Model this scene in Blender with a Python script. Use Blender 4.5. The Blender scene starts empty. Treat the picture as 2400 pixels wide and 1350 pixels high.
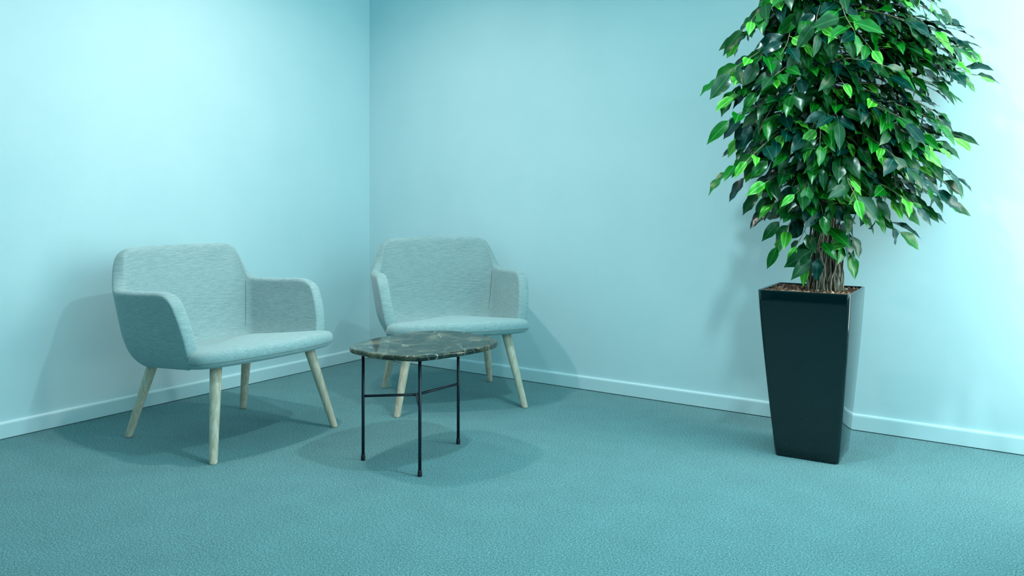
import bpy, bmesh, math, random
from math import sin, cos, pi, radians, sqrt
from mathutils import Vector, Matrix, noise
random.seed(7)
C = bpy.context.scene.collection
# ---------------------------------------------------------------- layout
# The survey of the photograph is in metres with the camera above (0,0) looking along +b (a = right, b = away);
# the room is axis aligned: left wall is x = 0, back wall is y = 0.
WA = -0.602
CA, CB = -0.908, 5.223
F, YH = 1921.0, 469.7
def W(a, b, z=0.0):
    a -= CA; b -= CB
    return Vector((a*cos(WA)+b*sin(WA), -a*sin(WA)+b*cos(WA), z))
def at(px, py, b):                      # a surveyed point at distance b
    return W((px-1200)/F*b, b, 1.0-(py-YH)/F*b)
ROOM_X, ROOM_Y, ROOM_Z = 4.15, -9.0, 2.62

# ---------------------------------------------------------------- camera
cam = bpy.data.objects.new('camera', bpy.data.cameras.new('camera')); C.objects.link(cam)
cam.location = W(0, 0, 1.0)
cam.rotation_euler = (pi/2, 0, -WA)
cam.data.sensor_width = 36; cam.data.lens = F/2400*36
cam.data.shift_y = (YH-675)/2400
cam.data.clip_start = 0.02
bpy.context.scene.camera = cam

# ---------------------------------------------------------------- light and exposure
S = bpy.context.scene
S.view_settings.view_transform = 'Standard'; S.view_settings.look = 'None'
S.view_settings.exposure = 0.28; S.view_settings.gamma = 1.0
S.view_settings.use_curve_mapping = False
S.cycles.use_denoising = True
S.cycles.max_bounces = 8; S.cycles.diffuse_bounces = 5; S.cycles.glossy_bounces = 4
S.cycles.caustics_reflective = False; S.cycles.caustics_refractive = False
world = bpy.data.worlds.new('world'); S.world = world; world.use_nodes = True
world.node_tree.nodes['Background'].inputs[0].default_value = (0.35, 0.92, 1.0, 1)
world.node_tree.nodes['Background'].inputs[1].default_value = 0.15
DAY = (0.46, 0.93, 1.0)
DAY_CORNER = (0.86, 1.0, 0.96)
def area(name, loc, rot, sx, sy, power, color, spread=180, shape='RECTANGLE'):
    l = bpy.data.lights.new(name, 'AREA'); l.shape = shape; l.size = sx
    if shape == 'RECTANGLE': l.size_y = sy
    l.energy = power; l.color = color; l.spread = radians(spread)
    o = bpy.data.objects.new(name, l); C.objects.link(o); o.location = loc; o.rotation_euler = rot
    return o
# sky light entering the full-height pane by the corner and the panes above the parapet
area('window_daylight', (4.34, -0.34, 1.30), (0, radians(90), 0), 2.4, 0.52, 35, DAY_CORNER)
area('window_daylight', (4.34, -1.18, 1.73), (0, radians(90), 0), 1.55, 1.12, 25, DAY)
area('window_daylight', (4.34, -2.90, 1.73), (0, radians(90), 0), 1.55, 2.2, 22, DAY)
WARM = (1.0, 0.88, 0.80); NEUTRAL = (1.0, 0.97, 0.86); COOL = (0.66, 0.98, 1.0)
LAMPS = [(W(-0.95, 3.30), 11, WARM), (W(-2.15, 2.95), 1.0, WARM), (Vector((2.75, -1.45, 0)), 15, COOL), (Vector((.95, -.95, 0)), 4.2, NEUTRAL)]  # the COOL one is an unseen fill, added to brighten carpet and back wall
for q_, p_, c_ in LAMPS:
    area('downlight_or_fill', (q_.x, q_.y, ROOM_Z-0.03), (0, 0, 0), 0.09, 0.09, p_, c_, 150, 'DISK')

# ---------------------------------------------------------------- materials
def mat(name):
    m = bpy.data.materials.new(name); m.use_nodes = True
    nt = m.node_tree; return m, nt, nt.nodes['Principled BSDF']
def N(nt, t, **kw):
    n = nt.nodes.new(t)
    for k, v in kw.items():
        if k in n.inputs: n.inputs[k].default_value = v
        else: setattr(n, k, v)
    return n
def coords(nt, scale, kind='Object'):
    tc = N(nt, 'ShaderNodeTexCoord'); mp = N(nt, 'ShaderNodeMapping'); mp.inputs['Scale'].default_value = scale
    nt.links.new(tc.outputs[kind], mp.inputs['Vector']); return mp.outputs['Vector']
def noise_(nt, vec, scale, detail=3, rough=0.55, dist=0.0):
    n = N(nt, 'ShaderNodeTexNoise'); n.inputs['Scale'].default_value = scale; n.inputs['Detail'].default_value = detail
    n.inputs['Roughness'].default_value = rough; n.inputs['Distortion'].default_value = dist
    nt.links.new(vec, n.inputs['Vector']); return n
def ramp(nt, fac, stops):
    r = N(nt, 'ShaderNodeValToRGB'); e = r.color_ramp.elements
    while len(e) < len(stops): e.new(0.5)
    for k, (p, c) in enumerate(stops): e[k].position = p; e[k].color = (*c, 1)
    nt.links.new(fac, r.inputs['Fac']); return r.outputs['Color']
def bump(nt, bs, height, strength, dist):
    b = N(nt, 'ShaderNodeBump'); b.inputs['Strength'].default_value = strength; b.inputs['Distance'].default_value = dist
    nt.links.new(height, b.inputs['Height']); nt.links.new(b.outputs['Normal'], bs.inputs['Normal'])
def mix(nt, fac, a, b, mode='MIX'):
    m = N(nt, 'ShaderNodeMix'); m.data_type = 'RGBA'; m.blend_type = mode
    for s, v in ((m.inputs['Factor'], fac), (m.inputs[6], a), (m.inputs[7], b)):
        if isinstance(v, (int, float)): s.default_value = v
        elif isinstance(v, tuple): s.default_value = (*v, 1)
        else: nt.links.new(v, s)
    return m.outputs[2]

# painted wall covering with a fine woven relief
m_wall, nt, bs = mat('wall_paint')
bs.inputs['Roughness'].default_value = 0.75
bs.inputs['Specular IOR Level'].default_value = 0.25
v = coords(nt, (1, 1, 1)); n1 = noise_(nt, v, 260, 2); n2 = noise_(nt, v, 3.0, 3)
nt.links.new(ramp(nt, n2.outputs['Fac'], [(0.3, (0.61, 0.82, 0.87)), (0.7, (0.65, 0.85, 0.90))]), bs.inputs['Base Color'])
bump(nt, bs, n1.outputs['Fac'], 0.12, 0.002)
m_ceil, nt, bs = mat('ceiling_paint'); bs.inputs['Base Color'].default_value = (0.68, 0.84, 0.84, 1); bs.inputs['Roughness'].default_value = 0.9
m_dark, nt, bs = mat('teal_grey_paint'); bs.inputs['Base Color'].default_value = (0.10, 0.25, 0.27, 1); bs.inputs['Roughness'].default_value = 0.8
m_base, nt, bs = mat('skirting_gloss'); bs.inputs['Base Color'].default_value = (0.66, 0.86, 0.91, 1); bs.inputs['Roughness'].default_value = 0.35
# carpet
m_carpet, nt, bs = mat('carpet')
bs.inputs['Roughness'].default_value = 0.95; bs.inputs['Specular IOR Level'].default_value = 0.1
v = coords(nt, (1, 1, 1)); n1 = noise_(nt, v, 185, 4, 0.8); n2 = noise_(nt, v, 480, 2, 0.6); n3 = noise_(nt, v, 7, 3)
c = ramp(nt, n1.outputs['Fac'], [(0.41, (0.008, 0.055, 0.066)), (0.5, (0.075, 0.25, 0.275)), (0.60, (0.34, 0.66, 0.70))])
c = mix(nt, 0.45, c, ramp(nt, n2.outputs['Fac'], [(0.42, (0.018, 0.083, 0.095)), (0.58, (0.22, 0.50, 0.535))]))
c = mix(nt, 1.0, c, ramp(nt, n3.outputs['Fac'], [(0.3, (0.93, 0.93, 0.93)), (0.7, (1.05, 1.05, 1.05))]), 'MULTIPLY')
nt.links.new(c, bs.inputs['Base Color']); bump(nt, bs, n1.outputs['Fac'], 0.7, 0.006)
bs.inputs['Sheen Weight'].default_value = 0.25; bs.inputs['Sheen Roughness'].default_value = 0.5
# melange upholstery, threads run level round the shell
def fabric(name, sc, dark, mid, light):
    m, nt, bs = mat(name)
    bs.inputs['Roughness'].default_value = 0.9; bs.inputs['Specular IOR Level'].default_value = 0.15
    v = coords(nt, sc); n1 = noise_(nt, v, 1.0, 3, 0.7); v2 = coords(nt, (700, 700, 90)); n2 = noise_(nt, v2, 1.0, 1)
    c = ramp(nt, n1.outputs['Fac'], [(0.33, dark), (0.5, mid), (0.66, light)])
    c = mix(nt, 0.22, c, ramp(nt, n2.outputs['Fac'], [(0.4, dark), (0.6, light)]))
    nt.links.new(c, bs.inputs['Base Color']); bump(nt, bs, n1.outputs['Fac'], 0.3, 0.002)
    bs.inputs['Sheen Weight'].default_value = 0.3; bs.inputs['Sheen Roughness'].default_value = 0.4
    return m
FD, FM, FL_ = (0.215, 0.335, 0.355), (0.33, 0.455, 0.47), (0.45, 0.56, 0.565)
m_fab = fabric('melange_fabric', (24, 24, 560), FD, FM, FL_)
m_fab_seat = fabric('melange_fabric_seat', (24, 560, 300), FD, FM, FL_)
m_seam, nt, bs = mat('seam_thread'); bs.inputs['Base Color'].default_value = (0.22, 0.3, 0.31, 1); bs.inputs['Roughness'].default_value = 0.9
# pale oak
m_oak, nt, bs = mat('pale_oak')
v = coords(nt, (90, 90, 5)); n1 = noise_(nt, v, 1.0, 4, 0.6, 0.6)
nt.links.new(ramp(nt, n1.outputs['Fac'], [(0.3, (0.55, 0.42, 0.30)), (0.5, (0.72, 0.57, 0.44)), (0.7, (0.86, 0.71, 0.57))]), bs.inputs['Base Color'])
bs.inputs['Roughness'].default_value = 0.5; bump(nt, bs, n1.outputs['Fac'], 0.15, 0.001)
# dark polished marble
m_marble, nt, bs = mat('dark_marble')
v = coords(nt, (1, 1, 1)); wv = noise_(nt, v, 6, 4, 0.6)
add = N(nt, 'ShaderNodeMixRGB'); add.blend_type = 'LINEAR_LIGHT'; add.inputs[0].default_value = 0.09
nt.links.new(v, add.inputs[1]); nt.links.new(wv.outputs['Color'], add.inputs[2])
n1 = noise_(nt, add.outputs[0], 9, 6, 0.65)
body = ramp(nt, n1.outputs['Fac'], [(0.30, (0.002, 0.008, 0.008)), (0.48, (0.010, 0.022, 0.020)), (0.57, (0.065, 0.070, 0.050)), (0.68, (0.20, 0.17, 0.11))])
def vein(scale, w, c0):
    vo = N(nt, 'ShaderNodeTexVoronoi'); vo.feature = 'DISTANCE_TO_EDGE'; vo.inputs['Scale'].default_value = scale
    nt.links.new(add.outputs[0], vo.inputs['Vector'])
    return ramp(nt, vo.outputs['Distance'], [(0.0, (c0, c0, c0)), (w, (0, 0, 0))])
vm = noise_(nt, v, 5, 2); msk = ramp(nt, vm.outputs['Fac'], [(0.48, (0, 0, 0)), (0.62, (1, 1, 1))])
c = mix(nt, mix(nt, 1.0, vein(5, 0.014, 0.8), msk, 'MULTIPLY'), body, (0.62, 0.62, 0.52))
c = mix(nt, mix(nt, 1.0, vein(13, 0.03, 0.5), (0.6, 0.6, 0.6), 'MULTIPLY'), c, (0.40, 0.30, 0.16))
nt.links.new(c, bs.inputs['Base Color']); bs.inputs['Roughness'].default_value = 0.035; bs.inputs['IOR'].default_value = 1.38
m_metal, nt, bs = mat('black_lacquered_metal'); bs.inputs['Base Color'].default_value = (0.004, 0.008, 0.02, 1); bs.inputs['Roughness'].default_value = 0.42
m_rubber, nt, bs = mat('black_rubber'); bs.inputs['Base Color'].default_value = (0.006, 0.01, 0.018, 1); bs.inputs['Roughness'].default_value = 0.7
# planter: glossy dark plastic with faint scuffs low down on the front
m_pot, nt, bs = mat('planter_gloss')
v = coords(nt, (1, 1, 1)); n1 = noise_(nt, v, 130, 6, 0.75); n2 = noise_(nt, v, 9, 2)
vd = N(nt, 'ShaderNodeVectorMath'); vd.operation = 'DISTANCE'; vd.inputs[1].default_value = (0.02, -0.12, 0.145)
nt.links.new(v, vd.inputs[0])
spot = ramp(nt, vd.outputs['Value'], [(0.01, (1, 1, 1)), (0.065, (0, 0, 0))])
sc_ = mix(nt, 1.0, ramp(nt, n1.outputs['Fac'], [(0.58, (0, 0, 0)), (0.66, (1, 1, 1))]), spot, 'MULTIPLY')
nt.links.new(mix(nt, sc_, (0.0003, 0.009, 0.011), (0.02, 0.11, 0.125)), bs.inputs['Base Color'])
bs.inputs['Roughness'].default_value = 0.045; bs.inputs['IOR'].default_value = 1.60
m_clay, nt, bs = mat('clay_granules')
oi = N(nt, 'ShaderNodeAttribute'); oi.attribute_name = 'tone'
nt.links.new(ramp(nt, oi.outputs['Fac'], [(0.0, (0.035, 0.016, 0.01)), (0.5, (0.20, 0.075, 0.04)), (0.85, (0.42, 0.19, 0.11)), (1.0, (0.62, 0.45, 0.34))]), bs.inputs['Base Color'])
bs.inputs['Roughness'].default_value = 0.7
m_bark, nt, bs = mat('bark')
v = coords(nt, (60, 60, 9)); n1 = noise_(nt, v, 1.0, 4, 0.7)
nt.links.new(ramp(nt, n1.outputs['Fac'], [(0.3, (0.03, 0.025, 0.018)), (0.5, (0.14, 0.11, 0.075)), (0.7, (0.36, 0.31, 0.22))]), bs.inputs['Base Color'])
bs.inputs['Roughness'].default_value = 0.75; bump(nt, bs, n1.outputs['Fac'], 0.5, 0.003)
m_twig, nt, bs = mat('twig'); bs.inputs['Base Color'].default_value = (0.24, 0.19, 0.11, 1); bs.inputs['Roughness'].default_value = 0.6
def leafmat(name, base, rib, edge=None, rough=0.30):
    m, nt, bs = mat(name)
    uv = N(nt, 'ShaderNodeUVMap'); uv.uv_map = 'UVMap'; sp = N(nt, 'ShaderNodeSeparateXYZ'); nt.links.new(uv.outputs[0], sp.inputs[0])
    d = N(nt, 'ShaderNodeMath', operation='SUBTRACT'); d.inputs[1].default_value = 0.5; nt.links.new(sp.outputs[0], d.inputs[0])
    ab = N(nt, 'ShaderNodeMath', operation='ABSOLUTE'); nt.links.new(d.outputs[0], ab.inputs[0])
    v = coords(nt, (1, 1, 1)); n = noise_(nt, v, 35, 3)
    oi = N(nt, 'ShaderNodeObjectInfo')
    b = mix(nt, n.outputs['Fac'], tuple(x*0.7 for x in base), tuple(x*1.3 for x in base))
    if edge: b = mix(nt, ramp(nt, ab.outputs[0], [(0.24, (0, 0, 0)), (0.46, (1, 1, 1))]), b, edge)
    c = mix(nt, ramp(nt, ab.outputs[0], [(0.018, (1, 1, 1)), (0.05, (0, 0, 0))]), b, rib)
    nt.links.new(c, bs.inputs['Base Color']); bs.inputs['Roughness'].default_value = rough
    bs.inputs['Specular IOR Level'].default_value = 0.42
    return m
LM = [leafmat('leaf_dark', (0.0005, 0.052, 0.008), (0.02, 0.12, 0.03)),
      leafmat('leaf_mid', (0.001, 0.13, 0.006), (0.04, 0.26, 0.05)),
      leafmat('leaf_young', (0.05, 0.42, 0.02), (0.40, 0.75, 0.22), (0.22, 0.70, 0.08), 0.38),
      leafmat('leaf_deep_blue', (0.0005, 0.040, 0.028), (0.02, 0.10, 0.06), None, 0.24)]
m_frame, nt, bs = mat('window_frame_paint'); bs.inputs['Base Color'].default_value = (0.75, 0.78, 0.78, 1); bs.inputs['Roughness'].default_value = 0.4

# ---------------------------------------------------------------- helpers
def link(name, me, parent=None, m=None):
    o = bpy.data.objects.new(name, me); C.objects.link(o)
    if m is not None:
        me.materials.clear(); me.materials.append(m)
    if parent: o.parent = parent
    return o
def obj(name, bm, m, parent=None, smooth=False):
    me = bpy.data.meshes.new(name); bmesh.ops.recalc_face_normals(bm, faces=bm.faces); bm.to_mesh(me); bm.free()
    if smooth: me.polygons.foreach_set('use_smooth', [True]*len(me.polygons))
    return link(name, me, parent, m)
def thing(name, label, cat, loc, rotz=0, group=None):
    o = bpy.data.objects.new(name, None); C.objects.link(o); o.location = loc; o.rotation_euler = (0, 0, rotz)
    o.empty_display_size = 0.1
    o['label'] = label; o['category'] = cat
    if group: o['group'] = group
    return o
def struct(name, bm, m, label, parent=None, smooth=False):
    o = obj(name, bm, m, parent, smooth)
    if not parent: o['kind'] = 'structure'; o['label'] = label
    return o
def box(bm, x0, y0, z0, x1, y1, z1):
    vs = [bm.verts.new(p) for p in ((x0,y0,z0),(x1,y0,z0),(x1,y1,z0),(x0,y1,z0),(x0,y0,z1),(x1,y0,z1),(x1,y1,z1),(x0,y1,z1))]
    for f in ((3,2,1,0),(4,5,6,7),(0,1,5,4),(1,2,6,5),(2,3,7,6),(3,0,4,7)): bm.faces.new([vs[i] for i in f])
def catmull(P, n=6, closed=False):
    out = []; L = len(P); rng = range(L if closed else L-1)
    for i in rng:
        g = (lambda k: P[k % L]) if closed else (lambda k: P[max(0, min(L-1, k))])
        p0, p1, p2, p3 = (Vector(g(i+k)) for k in (-1, 0, 1, 2))
        for j in range(n):
            t = j/n
            out.append(0.5*((2*p1)+(-p0+p2)*t+(2*p0-5*p1+4*p2-p3)*t*t+(-p0+3*p1-3*p2+p3)*t**3))
    if not closed: out.append(Vector(P[-1]))
    return out
def tube(bm, pts, radii, seg=8, cap=True):
    pts = [Vector(p) for p in pts]
    if not hasattr(radii, '__len__'): radii = [radii]*len(pts)
    t0 = (pts[1]-pts[0]).normalized(); ref = Vector((0, 0, 1)) if abs(t0.z) < 0.9 else Vector((1, 0, 0))
    u = t0.cross(ref).normalized(); rings = []
    for i, p in enumerate(pts):
        t = (pts[min(i+1, len(pts)-1)]-pts[max(i-1, 0)]).normalized()
        u = (u-t*u.dot(t)).normalized(); w = t.cross(u)
        rings.append([bm.verts.new(p+(u*cos(2*pi*k/seg)+w*sin(2*pi*k/seg))*radii[i]) for k in range(seg)])
    for a, b in zip(rings, rings[1:]):
        for k in range(seg): bm.faces.new((a[k], a[(k+1) % seg], b[(k+1) % seg], b[k]))
    if cap: bm.faces.new(rings[0][::-1]); bm.faces.new(rings[-1])
    return rings
def stack(bm, rings, cap_bottom=True, cap_top=True):
    R = [[bm.verts.new(p) for p in r] for r in rings]; n = len(R[0])
    for a, b in zip(R, R[1:]):
        for k in range(n): bm.faces.new((a[k], a[(k+1) % n], b[(k+1) % n], b[k]))
    if cap_bottom: bm.faces.new(R[0][::-1])
    if cap_top: bm.faces.new(R[-1])
    return R
def interp(tab, x):
    if x <= tab[0][0]: return tab[0][1]
    for (a, va), (b, vb) in zip(tab, tab[1:]):
        if x <= b: return va+(vb-va)*(x-a)/(b-a)
    return tab[-1][1]

# ---------------------------------------------------------------- room
X1, Y1, H = ROOM_X, ROOM_Y, ROOM_Z
b = bmesh.new(); box(b, -0.15, Y1-0.15, -0.1, X1+0.15, 0.15, 0.0); struct('floor', b, m_carpet, 'grey flecked wall to wall carpet')
b = bmesh.new(); box(b, -0.15, Y1-0.15, H, X1+0.15, 0.15, H+0.12); struct('ceiling', b, m_ceil, 'plain white ceiling')
b = bmesh.new(); box(b, -0.15, Y1, 0, 0, 0, H); struct('wall_left', b, m_wall, 'pale plain wall behind the first armchair')
b = bmesh.new(); box(b, -0.15, 0, 0, X1+0.15, 0.15, H); struct('wall_back', b, m_wall, 'pale plain wall behind the potted ficus')
b = bmesh.new(); box(b, -0.15, Y1-0.15, 0, X1+0.15, Y1, H); struct('wall_front', b, m_dark, 'plain wall facing the corner')
SILL, HEAD, WY0, WYM, WY1 = 0.95, 2.52, -4.05, -0.60, -0.08
b = bmesh.new()
box(b, X1, Y1, 0, X1+0.15, WYM, SILL); box(b, X1, WYM, 0, X1+0.15, 0, 0.10); box(b, X1, Y1, HEAD, X1+0.15, 0, H)
box(b, X1, Y1, SILL, X1+0.15, WY0, HEAD); box(b, X1, WY1, 0.10, X1+0.15, 0, HEAD)
struct('wall_right', b, m_wall, 'window wall beside the potted ficus')
b = bmesh.new()
for y in (WY0, -2.90, -1.75): box(b, X1+0.05, y, SILL, X1+0.11, y+0.05, HEAD)
for y in (WYM-0.05, WY1-0.05): box(b, X1+0.05, y, 0.10, X1+0.11, y+0.05, HEAD)
box(b, X1+0.05, WY0, SILL, X1+0.11, WYM, SILL+0.05); box(b, X1+0.05, WYM, 0.10, X1+0.11, WY1, 0.15); box(b, X1+0.05, WY0, HEAD-0.05, X1+0.11, WY1, HEAD)
struct('window_1', b, m_frame, 'wide window with a pale frame')
def baseboard(name, p, q, nrm, label):      # rounded-top board, 72 mm high
    prof = [(0, 0.004), (0.012, 0.004), (0.012, 0.062), (0.0105, 0.067), (0.007, 0.0705), (0.003, 0.072), (0, 0.072)]
    b = bmesh.new(); p, q, nrm = Vector(p), Vector(q), Vector(nrm)
    A = [b.verts.new(p+nrm*d+Vector((0, 0, z))) for d, z in prof]; B = [b.verts.new(q+nrm*d+Vector((0, 0, z))) for d, z in prof]
    n = len(prof)
    for k in range(n): b.faces.new((A[k], A[(k+1) % n], B[(k+1) % n], B[k]))
    b.faces.new(A); b.faces.new(B[::-1])
    return struct(name, b, m_base, label)
baseboard('baseboard_left', (0, Y1, 0), (0, 0, 0), (1, 0, 0), 'pale skirting board under the wall by the first armchair')
baseboard('baseboard_back', (0, 0, 0), (X1, 0, 0), (0, -1, 0), 'pale skirting board behind the potted ficus')

# ---------------------------------------------------------------- armchairs
# chair frame: x to the sitter's left (viewer's right), y towards the back, z up; front feet at y = -OY
OY = 0.30
def shell_point(u, z):
    Wd = interp([(0.30, .235), (0.325, .268), (0.36, .298), (0.42, .316), (0.5, .328), (0.58, .338), (0.65, .345), (0.74, .342), (0.80, .338)], z)
    B = interp([(0.30, .53), (0.33, .582), (0.38, .613), (0.45, .633), (0.55, .648), (0.65, .665), (0.80, .698)], z)
    Fy = interp([(0.30, .20), (0.36, .115), (0.40, .098), (0.47, .108), (0.54, .132), (0.59, .158), (0.65, .195)], z)
    R = 0.090; s = 1 if u >= 0 else -1; a = abs(u)
    if a <= 0.36:
        t = a/0.36; x = (Wd-R)*t; y = B - 0.010*t*t
    elif a <= 0.56:
        th = (a-0.36)/0.20*pi/2; x = Wd-R+R*sin(th); y = B-0.010-R+R*cos(th)
    else:
        t = (a-0.56)/0.44; x = Wd+0.004*sin(pi*t)+0.012*t*t; y = (B-0.010-R)*(1-t)+Fy*t
    return Vector((s*x, y-OY, z))
def shell_height(u):
    a = abs(u)
    if a < 0.56:
        return interp([(0, .806), (.25, .803), (.34, .801), (.375, .798), (.405, .789), (.425, .772), (.445, .737), (.465, .688), (.483, .655), (.51, .641), (.56, .635)], a)
    return interp([(.56, .635), (.72, .638), (.85, .645), (.93, .648), (.965, .642), (.985, .630), (1.0, .610)], a)
def make_chair(label, loc, rot):
    t = thing('armchair', label, 'chair', loc, rot, 'upholstered armchairs in the corner')
    us = sorted(set([k/30*0.36 for k in range(0, 31, 3)] + [0.36+0.20*k/12 for k in range(13)] + [0.56+0.44*k/14 for k in range(15)]+[0.985]))
    us = [-u for u in us[:0:-1]] + us
    bm = bmesh.new(); NV = 13; G = []
    for u in us:
        h = shell_height(u)-0.006; z0 = 0.315 + 0.03*max(0, (abs(u)-0.56)/0.44)
        G.append([bm.verts.new(shell_point(u, z0+(h-z0)*(v/(NV-1)))) for v in range(NV)])
    for A, B in zip(G, G[1:]):
        for v in range(NV-1): bm.faces.new((A[v], B[v], B[v+1], A[v+1]))
    me = bpy.data.meshes.new('backrest'); bm.to_mesh(me); bm.free(); me.polygons.foreach_set('use_smooth', [True]*len(me.polygons))
    o = link('backrest', me, t, m_fab)
    so = o.modifiers.new('so', 'SOLIDIFY'); so.thickness = 0.052; so.offset = 0; so.use_even_offset = False
    sb = o.modifiers.new('sb', 'SUBSURF'); sb.levels = 2; sb.render_levels = 2
    # seat
    half = [(0, -.050), (.11, -.045), (.21, -.026), (.285, -.002), (.334, .034), (.349, .076), (.338, .125), (.308, .20), (.298, .32), (.290, .46), (.25, .565), (.14, .596), (0, .600)]
    ring = half + [(-x, y) for x, y in half[-2:0:-1]]
    ring = catmull([(x, y-OY, 0) for x, y in ring], 3, True)
    cy = 0.25-OY
    def lvl(s, z, in_=0): return [Vector((p.x*s, cy+(p.y-cy)*s, z - 0.055*(p.y+OY)/0.56)) for p in ring]
    bm = bmesh.new()
    R = stack(bm, [lvl(.35, .348), lvl(.70, .349), lvl(.86, .352), lvl(.94, .358), lvl(.98, .367), lvl(.997, .379), lvl(1.0, .390), lvl(.996, .402), lvl(.982, .413), lvl(.955, .4205), lvl(.90, .4245), lvl(.75, .4265), lvl(.5, .4275), lvl(.2, .428)])
    obj('seat', bm, m_fab_seat, t, True)
    bm = bmesh.new(); P = lvl(.9975, .381); P.append(P[0]); n = len(P)
    P = [p for p in P[:-1] if p.y+OY < 0.12]; P.sort(key=lambda p: math.atan2(p.x, -(p.y-0.2)))
    tube(bm, P, 0.0022, 5); obj('piping', bm, m_seam, t, True)
    for s in (-1, 1):           # seam where the arm meets the back
        bm = bmesh.new(); P = []
        for k in range(9):
            z = 0.37+(0.615-0.37)*k/8; q = shell_point(s*0.475, z); q0 = shell_point(s*0.46, z); q1 = shell_point(s*0.49, z)
            d = (q1-q0); nrm = Vector((-d.y, d.x, 0)).normalized()
            if nrm.dot(Vector((0, 0.2-OY, 0))-Vector((q.x, q.y, 0))) < 0: nrm = -nrm
            P.append(q+nrm*0.0272)
        tube(bm, P, 0.002, 5); obj('seam', bm, m_seam, t, True)
    for sx, top, foot in ((-1, (.235, .085), (.309, .0)), (1, (.235, .085), (.309, .0)), (-1, (.235, .50), (.29, .605)), (1, (.235, .50), (.29, .605))):
        bm = bmesh.new(); zt = 0.36 if top[1] < .3 else .335
        a = Vector((sx*foot[0], foot[1]-OY, 0)); c = Vector((sx*top[0], top[1]-OY, zt)); rings = []
        for q, r in ((0, .0125), (.008, .0150), (.02, .0156), (.35, .0182), (.7, .0212), (1, .0235)):
            p = a.lerp(c, q); rings.append([p+Vector((cos(2*pi*k/20)*r, sin(2*pi*k/20)*r, 0)) for k in range(20)])
        stack(bm, rings); obj('leg', bm, m_oak, t, True)
    return t
def chair_place(a, b_, th):
    fx = Vector((cos(th), sin(th))); fy = Vector((-fx.y, fx.x)); p = Vector((a, b_))+fy*OY
    return W(p.x, p.y), th-WA
loc, rot = chair_place(-.959, 3.364, .972)
make_chair('pale grey upholstered armchair standing against the wall, turned side on', loc, rot)
loc, rot = chair_place(-.234, 3.867, .281)
make_chair('pale grey upholstered armchair behind the marble table, facing out of the corner', loc, rot)

# ---------------------------------------------------------------- marble side table
ZT, TH = 0.442, 0.020
edge_px = [(819,812.5),(826,807),(845,800.5),(883,791),(920,784.5),(962,778),(1010,774.5),(1050,774),(1088,778),(1120,784),(1148,790),(1163,794.5),(1168,798.5),(1162,804),(1145,810.5),(1120,816),(1080,823),(1040,828.5),(1005,833),(983,835),(950,834.6),(915,832.5),(880,828.5),(848,822.5),(826,817.5)]
tp = []
for px, py in edge_px:
    d = F*(1-ZT)/(py-YH); tp.append(W((px-1200)/F*d, d))
tc = sum(tp, Vector())/len(tp)
table = thing('side_table', 'low side table with a rounded dark veined marble top and thin black legs', 'table', tc)
loop = catmull([p-tc for p in tp], 4, True)
def tl(inset, z): return [Vector((p.x, p.y, z)) - Vector((p.x, p.y, 0)).normalized()*inset for p in loop]
bm = bmesh.new()
stack(bm, [tl(.006, ZT-TH), tl(.002, ZT-TH+.002), tl(0, ZT-TH+.006), tl(0, ZT-.006), tl(.0012, ZT-.0025), tl(.004, ZT-.0006), tl(.007, ZT)])
o = obj('tabletop', bm, m_marble, table, True)
for p in o.data.polygons:
    if abs(p.normal.z) > 0.99: p.use_smooth = False
legs = []
for px, py in ((851, 1078.5), (984, 1116.5), (1074, 1040.5)):
    d = F/(py-YH); q = W((px-1200)/F*d, d)-tc; legs.append(q)
for q in legs:
    bm = bmesh.new(); tube(bm, [q+Vector((0, 0, 0.012)), q+Vector((0, 0, ZT-TH+0.001))], 0.0062, 12); lg = obj('leg', bm, m_metal, table, True)
    bm = bmesh.new(); stack(bm, [[q+Vector((cos(2*pi*k/14)*r, sin(2*pi*k/14)*r, z)) for k in range(14)] for r, z in ((.0078, 0), (.0086, .002), (.0084, .014), (.0074, .022), (.0064, .0235))]); obj('foot_cap', bm, m_rubber, lg, True)
d = F/(1074-YH); J = W((976-1200)/F*d, d)-tc
for q in legs:
    bm = bmesh.new(); zb = 0.247; tube(bm, [q+Vector((0, 0, zb)), J+Vector((0, 0, zb))], 0.0052, 10); obj('stretcher', bm, m_metal, table, True)

# ---------------------------------------------------------------- potted ficus
PA, PB = 1.193, 3.256
pot_at = W(PA, PB)
ficus = thing('potted_ficus', 'tall leafy green ficus in a square tapered black planter', 'plant', pot_at)
prot = math.atan2(-.127, .2067) - WA
def sq(hw, z, r=0.015, off=(0, 0)):
    out = []
    for k, (sx, sy) in enumerate(((1, -1), (1, 1), (-1, 1), (-1, -1))):
        for j in range(6):
            a = -pi/2+k*pi/2+j/5*pi/2
            x = sx*(hw-r)+cos(a)*r; y = sy*(hw-r)+sin(a)*r
            out.append(Vector((x*cos(prot)-y*sin(prot)+off[0], x*sin(prot)+y*cos(prot)+off[1], z)))
    return out
PH = 0.652
def hw(z):
    t = z/PH; return 0.118+0.053*(1-(1-t)**1.2)
bm = bmesh.new(); rings = [sq(hw(0)-.004, 0), sq(hw(0), .004)]
rings += [sq(hw(PH*k/14), PH*k/14) for k in range(1, 14)] + [sq(hw(PH), PH-.003), sq(hw(PH)-.0015, PH), sq(hw(PH)-.007, PH), sq(hw(PH)-.009, PH-.004), sq(hw(PH)-.012, PH-.06)]
stack(bm, rings)
o = obj('planter', bm, m_pot, ficus, True)
es = o.modifiers.new('es', 'EDGE_SPLIT'); es.split_angle = radians(50)
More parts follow.
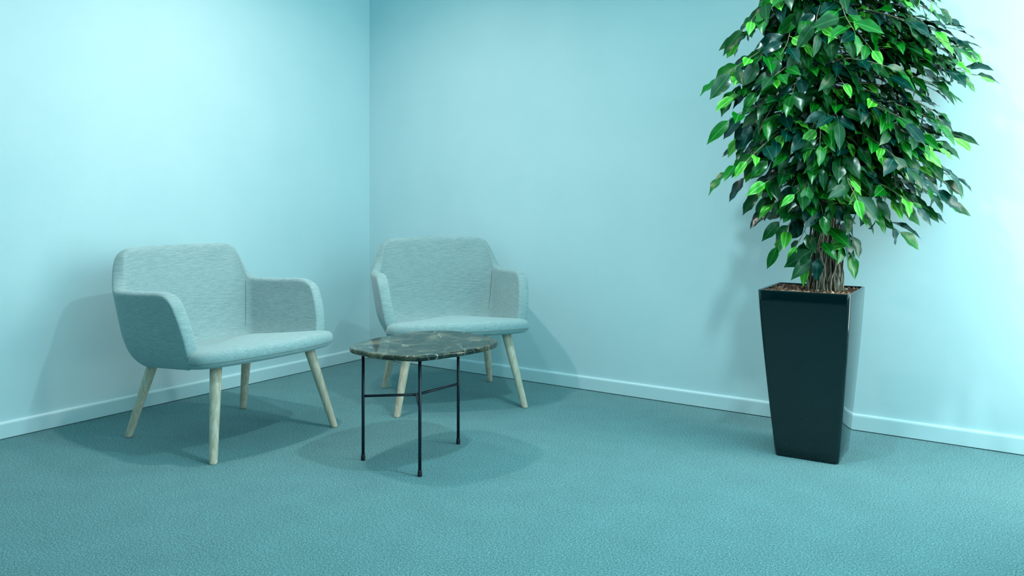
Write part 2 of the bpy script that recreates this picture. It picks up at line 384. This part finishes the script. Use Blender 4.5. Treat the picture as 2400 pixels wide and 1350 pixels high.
# clay granules
def ico_template():
    b = bmesh.new(); bmesh.ops.create_icosphere(b, subdivisions=1, radius=1); vs = [v.co.copy() for v in b.verts]; fs = [[v.index for v in f.verts] for f in b.faces]; b.free(); return vs, fs
iv, jf = ico_template(); V, Fc, tone = [], [], []
rg = random.Random(3); G = 34; w_ = hw(PH)-0.012
for gx in range(G):
    for gy in range(G):
        x = (gx+.5+rg.uniform(-.45, .45))/G*2*w_-w_; y = (gy+.5+rg.uniform(-.45, .45))/G*2*w_-w_
        r = rg.uniform(.0045, .0085); p = Vector((x*cos(prot)-y*sin(prot), x*sin(prot)+y*cos(prot), PH-.013+rg.uniform(-.004, .006)+.008*noise.noise(Vector((x*12, y*12, 0)))))
        M = Matrix.Rotation(rg.uniform(0, 6), 3, 'Z') @ Matrix.Rotation(rg.uniform(0, 3), 3, 'X') @ Matrix.Diagonal((r*rg.uniform(.8, 1.3), r*rg.uniform(.7, 1.1), r*rg.uniform(.6, .9)))
        b0 = len(V); V += [p+M@q for q in iv]; Fc += [[i+b0 for i in f] for f in jf]; tn = rg.random()**1.3; tone += [tn]*len(iv)
me = bpy.data.meshes.new('clay_granules'); me.from_pydata(V, [], Fc); at_ = me.attributes.new('tone', 'FLOAT', 'POINT'); at_.data.foreach_set('value', tone)
o = link('clay_granules', me, ficus, m_clay); o['kind'] = 'stuff'; o['label'] = 'reddish brown clay granules filling the planter'

# stems
def loc_(a, b_, z): return W(a, b_, z)-pot_at
def axis(z):     # trunk axis in survey coordinates
    return (interp([(.6, 1.240), (.85, 1.243), (1.05, 1.250), (1.3, 1.222), (1.6, 1.205), (2.3, 1.20)], z), PB)
rt = random.Random(11)
for k in range(9):
    ph = k*2.4; r0 = .020 if k == 0 else .055*sqrt((k+.5)/9); rad = rt.uniform(.009, .015); P = []; RR = []
    top = rt.uniform(1.7, 2.1)
    tw = rt.uniform(-1.5, 1.5)
    for j in range(15):
        t = j/14; z = .62+(top-.62)*t; ax, ay = axis(z); r = r0*(1-.55*min(1, t*2.2))+0.05*max(0, t-.5)
        P.append(loc_(ax+cos(ph+tw*t)*r+rt.uniform(-.004, .004), ay+sin(ph+tw*t)*r, z)); RR.append(rad*(1-.55*t))
    bm = bmesh.new(); tube(bm, catmull(P, 3), [interp([(i, x) for i, x in enumerate(RR)], q/3) for q in range(14*3+1)], 8); obj('stem', bm, m_bark, ficus, True)
for k in range(46):
    ph = rt.uniform(0, 2*pi); P = []; r0 = rt.uniform(.052, .080); rad = rt.uniform(.0018, .0042); tw = rt.uniform(-1.8, 1.8); top = rt.uniform(1.0, 1.5)
    n = 16; wob = rt.uniform(0, 6)
    for j in range(n):
        t = j/(n-1); z = .625+(top-.625)*t; ax, ay = axis(z); r = r0*(1-.50*min(1, t*1.8))+.006*sin(wob+j*1.3)
        a = ph+tw*t+.10*sin(wob*2+j*1.7)
        P.append(loc_(ax+cos(a)*r, ay+sin(a)*r, z))
    bm = bmesh.new(); tube(bm, catmull(P, 2), rad, 5); obj('aerial_root', bm, m_bark, ficus, True)

# leaves: ovate blades with a drip tip, folded along the midrib, wavy edge
def leaf_mesh(name, length, width, material, seed):
    r = random.Random(seed); V, Fc, UV = [], [], []
    ts = [0, .04, .10, .18, .28, .40, .52, .64, .75, .84, .91, .96, 1.0]
    ws = [.03, .22, .48, .74, .93, 1.0, .97, .84, .62, .37, .18, .08, 0]
    bend = r.uniform(.10, .30); wv = r.uniform(0, 6); fold = r.uniform(.18, .40); wa = r.uniform(.05, .11)
    # stalk
    st = length*0.24
    for t, w in zip(ts, ws):
        y = t*length; z = -bend*length*t*t; hw_ = width*.5*w
        for s in (-1, 0, 1):
            e = wa*width*sin(wv+t*14+s*1.2)*w
            V.append((s*hw_+r.uniform(-.02, .02)*width*abs(s)*w, y+st, z+abs(s)*(fold*hw_+e))); UV.append((.5+.5*s*max(w, .15) if s else .5, t))
    n = len(ts)
    for i in range(n-1):
        for s in (0, 1):
            a = i*3+s
            if i == n-2: Fc.append((a, a+1, a+4))
            else: Fc.append((a, a+1, a+4, a+3))
    # petiole, a three-sided rod
    b0 = len(V); rr = .0013
    for y, z in ((0, 0.0), (st*1.02, 0.0)):
        for k in range(3): V.append((cos(2.1*k)*rr, y, z+sin(2.1*k)*rr)); UV.append((.5, 0))
    for k in range(3): Fc.append((b0+k, b0+(k+1) % 3, b0+3+(k+1) % 3, b0+3+k))
    me = bpy.data.meshes.new(name); me.from_pydata(V, [], Fc); me.materials.append(material)
    uvl = me.uv_layers.new(name='UVMap')
    for lp in me.loops: uvl.data[lp.index].uv = UV[lp.vertex_index]
    me.polygons.foreach_set('use_smooth', [True]*len(me.polygons)); return me
LEAF = {}
for mi, mname in enumerate(('dark', 'mid', 'young', 'blue')):
    for s in range(4):
        LEAF[mi, s] = leaf_mesh('leaf', .110 if mi != 2 else .088, (.047, .053, .042, .050)[s]*(1 if mi != 2 else .85), LM[mi], mi*10+s)
left_env = [(-380, 1880), (-250, 1800), (-120, 1760), (0, 1775), (60, 1715), (120, 1690), (205, 1660), (300, 1680), (430, 1680), (480, 1740), (540, 1770), (600, 1790), (650, 1860)]
right_env = [(-380, 1980), (-250, 2090), (-120, 2160), (0, 2170), (60, 2235), (120, 2300), (205, 2335), (260, 2255), (345, 2262), (430, 2268), (500, 2245), (560, 2130), (590, 2040), (650, 1960)]
twigs = []          # (root, tip) in survey coordinates
def pix(px, py, b_): return Vector(((px-1200)/F*b_, b_, 1-(py-YH)/F*b_))
tips = [(1662,208,0),(1680,190,-.1),(1745,160,-.1),(1690,120,.05),(1712,85,-.05),(1745,40,.0),(1800,12,-.1),(1688,250,.0),(1682,300,-.1),(1700,345,.05),(1678,420,-.05),(1720,400,-.15),(1745,470,-.05),(1765,510,.0),(1800,540,-.1),(1785,595,.0),(1840,600,-.1),(1862,640,-.08),(1905,625,-.14),
        (2165,8,-.1),(2232,62,.0),(2262,92,-.1),(2326,150,.0),(2333,208,-.05),(2285,195,-.12),(2245,235,.05),(2228,290,-.05),(2262,345,.0),(2200,330,-.12),(2262,440,.0),(2252,500,-.05),(2205,512,-.08),(2140,565,.0),(2090,520,-.1),(2040,572,-.05),(2130,470,.1),(1995,590,-.06),(2015,520,-.15),(2240,160,-.15),(2170,130,-.2)]
for px, py, db in tips: twigs.append((pix(px, py, PB+db), 0))
rk = random.Random(21)
for k in range(245):
    z = rk.uniform(.97, 2.12); py = YH+(1-z)*F/PB
    lx = interp(left_env, py); rx = interp(right_env, py)
    th = rk.uniform(-.18*pi, 1.18*pi) if k % 5 else rk.uniform(0, 2*pi)   # mostly the near half
    f = rk.uniform(.45, .93)
    if k % 3 == 0: th = rk.choice((0, 0, pi))+rk.uniform(-.3, .3)*pi; f = rk.uniform(.72, .96); z = rk.uniform(1.12, 1.95); py = YH+(1-z)*F/PB; lx = interp(left_env, py); rx = interp(right_env, py)
    if k % 4 == 1: th = pi/2+rk.uniform(-.35, .35)*pi; f = rk.uniform(.3, .75); z = rk.uniform(1.05, 1.95); py = YH+(1-z)*F/PB; lx = interp(left_env, py); rx = interp(right_env, py)
    if k > 200: z = rk.uniform(.90, 1.18); f = rk.uniform(.4, .92); py = YH+(1-z)*F/PB; lx = interp(left_env, py); rx = interp(right_env, py)
    dx, dy = cos(th), -sin(th)
    ctr = axis(z)[0]; half = ((rx-1200)/F*PB-ctr) if dx > 0 else (ctr-(lx-1200)/F*PB)
    rdep = min(.40, .75*half) if dy < 0 else min(.27, .6*half)
    p = Vector((ctr+dx*half*f, PB+dy*rdep*f*1.1, z))
    twigs.append((p, 1))
leaves = []
def curve_twig(tip, kind, r):
    ax = axis(1.0); dist = (Vector((tip.x, tip.y))-Vector(ax)).length
    z0 = tip.z + r.uniform(-.04, .16) + .10*dist*r.uniform(.2, 1.4)
    z0 = max(.80, min(2.15, z0)); ax = axis(z0); root = Vector((ax[0], ax[1], z0))+Vector((r.uniform(-.03, .03), r.uniform(-.03, .03), 0))
    rise = (.06+.16*dist)*r.uniform(.6, 1.1)
    mid = root.lerp(tip, .55)+Vector((0, 0, rise*.55)); m1 = root.lerp(tip, .25)+Vector((0, 0, rise*.40)); m2 = root.lerp(tip, .82)+Vector((0, 0, rise*.28))
    side = (tip-root).cross(Vector((0, 0, 1))).normalized()*r.uniform(-.03, .03)
    return catmull([root, m1+side, mid+side, m2, tip], 6)
Wrot = Matrix.Rotation(-WA, 3, 'Z')
for ti, (tip, kind) in enumerate(twigs):
    r = random.Random(100+ti); back_tip = tip.copy()
    # stop the twig one leaf short of the tip so the end leaf reaches it
    ax = axis(tip.z); out = Vector((tip.x-ax[0], tip.y-ax[1], 0)); L = out.length; out.normalize()
    tip = tip - (out*.072+Vector((0, 0, -.05)))*(1 if L > .14 else .3)
    P = curve_twig(tip, kind, r); n = len(P)
    if max(W(*q).y for q in P) > -.02: continue
    bm = bmesh.new(); tube(bm, [W(p.x, p.y, p.z)-pot_at for p in P], [.0030-.0018*i/(n-1) for i in range(n)], 5); obj('twig', bm, m_twig, ficus, True)
    # arc length
    S_ = [0]
    for p, q in zip(P, P[1:]): S_.append(S_[-1]+(q-p).length)
    tot = S_[-1]; cnt = max(4, min(12, int(tot*(.85)/.031)))
    for k in range(cnt+1):
        last = k == cnt
        s = tot if last else tot*(1-.85*(1-(k+.3)/cnt)) if tot < .4 else tot-.36*(1-(k+.3)/cnt)
        i = max(i for i in range(n) if S_[i] <= s+1e-9); i = min(i, n-2); f = (s-S_[i])/max(1e-6, S_[i+1]-S_[i]); p = P[i].lerp(P[i+1], f)
        tg = (P[i+1]-P[i]).normalized(); sd = tg.cross(Vector((0, 0, 1))).normalized()*(1 if k % 2 else -1)
        d = tg*(1.0 if last else r.uniform(.35, .85)) + sd*(r.uniform(-.2, .2) if last else r.uniform(.45, 1.1)) + Vector((0, 0, -r.uniform(-.15, .55)))
        d.normalize()
        up = Vector((r.uniform(-.6, .7), r.uniform(-1.7, -.3), .70)) + out*.45
        nz = (up-d*up.dot(d)).normalized(); x = d.cross(nz).normalized()
        M = Matrix((x, d, nz)).transposed()
        q = r.random(); mi = 0 if q < .40 else 1 if q < .68 else 3 if q < .87 else 2
        sc = r.uniform(.72, 1.15)
        if kind == 1: sc *= .97
        tipw = [W(*(p+M@Vector((xx, .155, 0))*sc)) for xx in (-.02, .02)]
        var = r.randrange(4)
        if max(q.y for q in tipw) < -.015 and W(*p).y < -.015: leaves.append((p, M, sc, mi, var))
# the 300 leaves that show largest become parts, the rest one joined part
def score(L):
    p, M, sc, mi, s = L
    q = p+M@Vector((0, .06, 0)); px = 1200+F*q.x/q.y; py = YH+F*(1-q.z)/q.y
    vis = 1 if (0 < py < 1350) else .05
    view = Vector((q.x, q.y, q.z-1)).normalized()
    ax = axis(q.z); r_ = sqrt((q.x-ax[0])**2+(q.y-ax[1])**2)
    front = (ax[1]-q.y) + .55*abs(q.x-ax[0])
    return vis*(.35+abs((M@Vector((0, 0, 1))).dot(view)))*sc*sc*(.25+max(0, front+.15))
leaves.sort(key=score, reverse=True)
print('leaves', len(leaves), 'twigs', len(twigs))
bmj_V, bmj_F, bmj_M, bmj_UV = [], [], [], []
for i, (p, M, sc, mi, s) in enumerate(leaves):
    me = LEAF[mi, s]; R3 = (Wrot @ M) * sc; base = W(p.x, p.y, p.z)-pot_at
    if i < 300:
        o = bpy.data.objects.new('leaf', me); C.objects.link(o); o.parent = ficus
        m4 = R3.to_4x4(); m4.translation = base; o.matrix_local = m4
    else:
        b0 = len(bmj_V); bmj_V += [base+R3@v.co for v in me.vertices]
        for pl in me.polygons:
            bmj_F.append([v+b0 for v in pl.vertices]); bmj_M.append(mi)
            bmj_UV += [tuple(me.uv_layers[0].data[l].uv) for l in pl.loop_indices]
me = bpy.data.meshes.new('foliage'); me.from_pydata(bmj_V, [], bmj_F)
for m in LM: me.materials.append(m)
me.polygons.foreach_set('material_index', bmj_M); me.polygons.foreach_set('use_smooth', [True]*len(me.polygons))
uvl = me.uv_layers.new(name='UVMap')
for i, uv in enumerate(bmj_UV): uvl.data[i].uv = uv
o = link('foliage', me, ficus); o['kind'] = 'stuff'
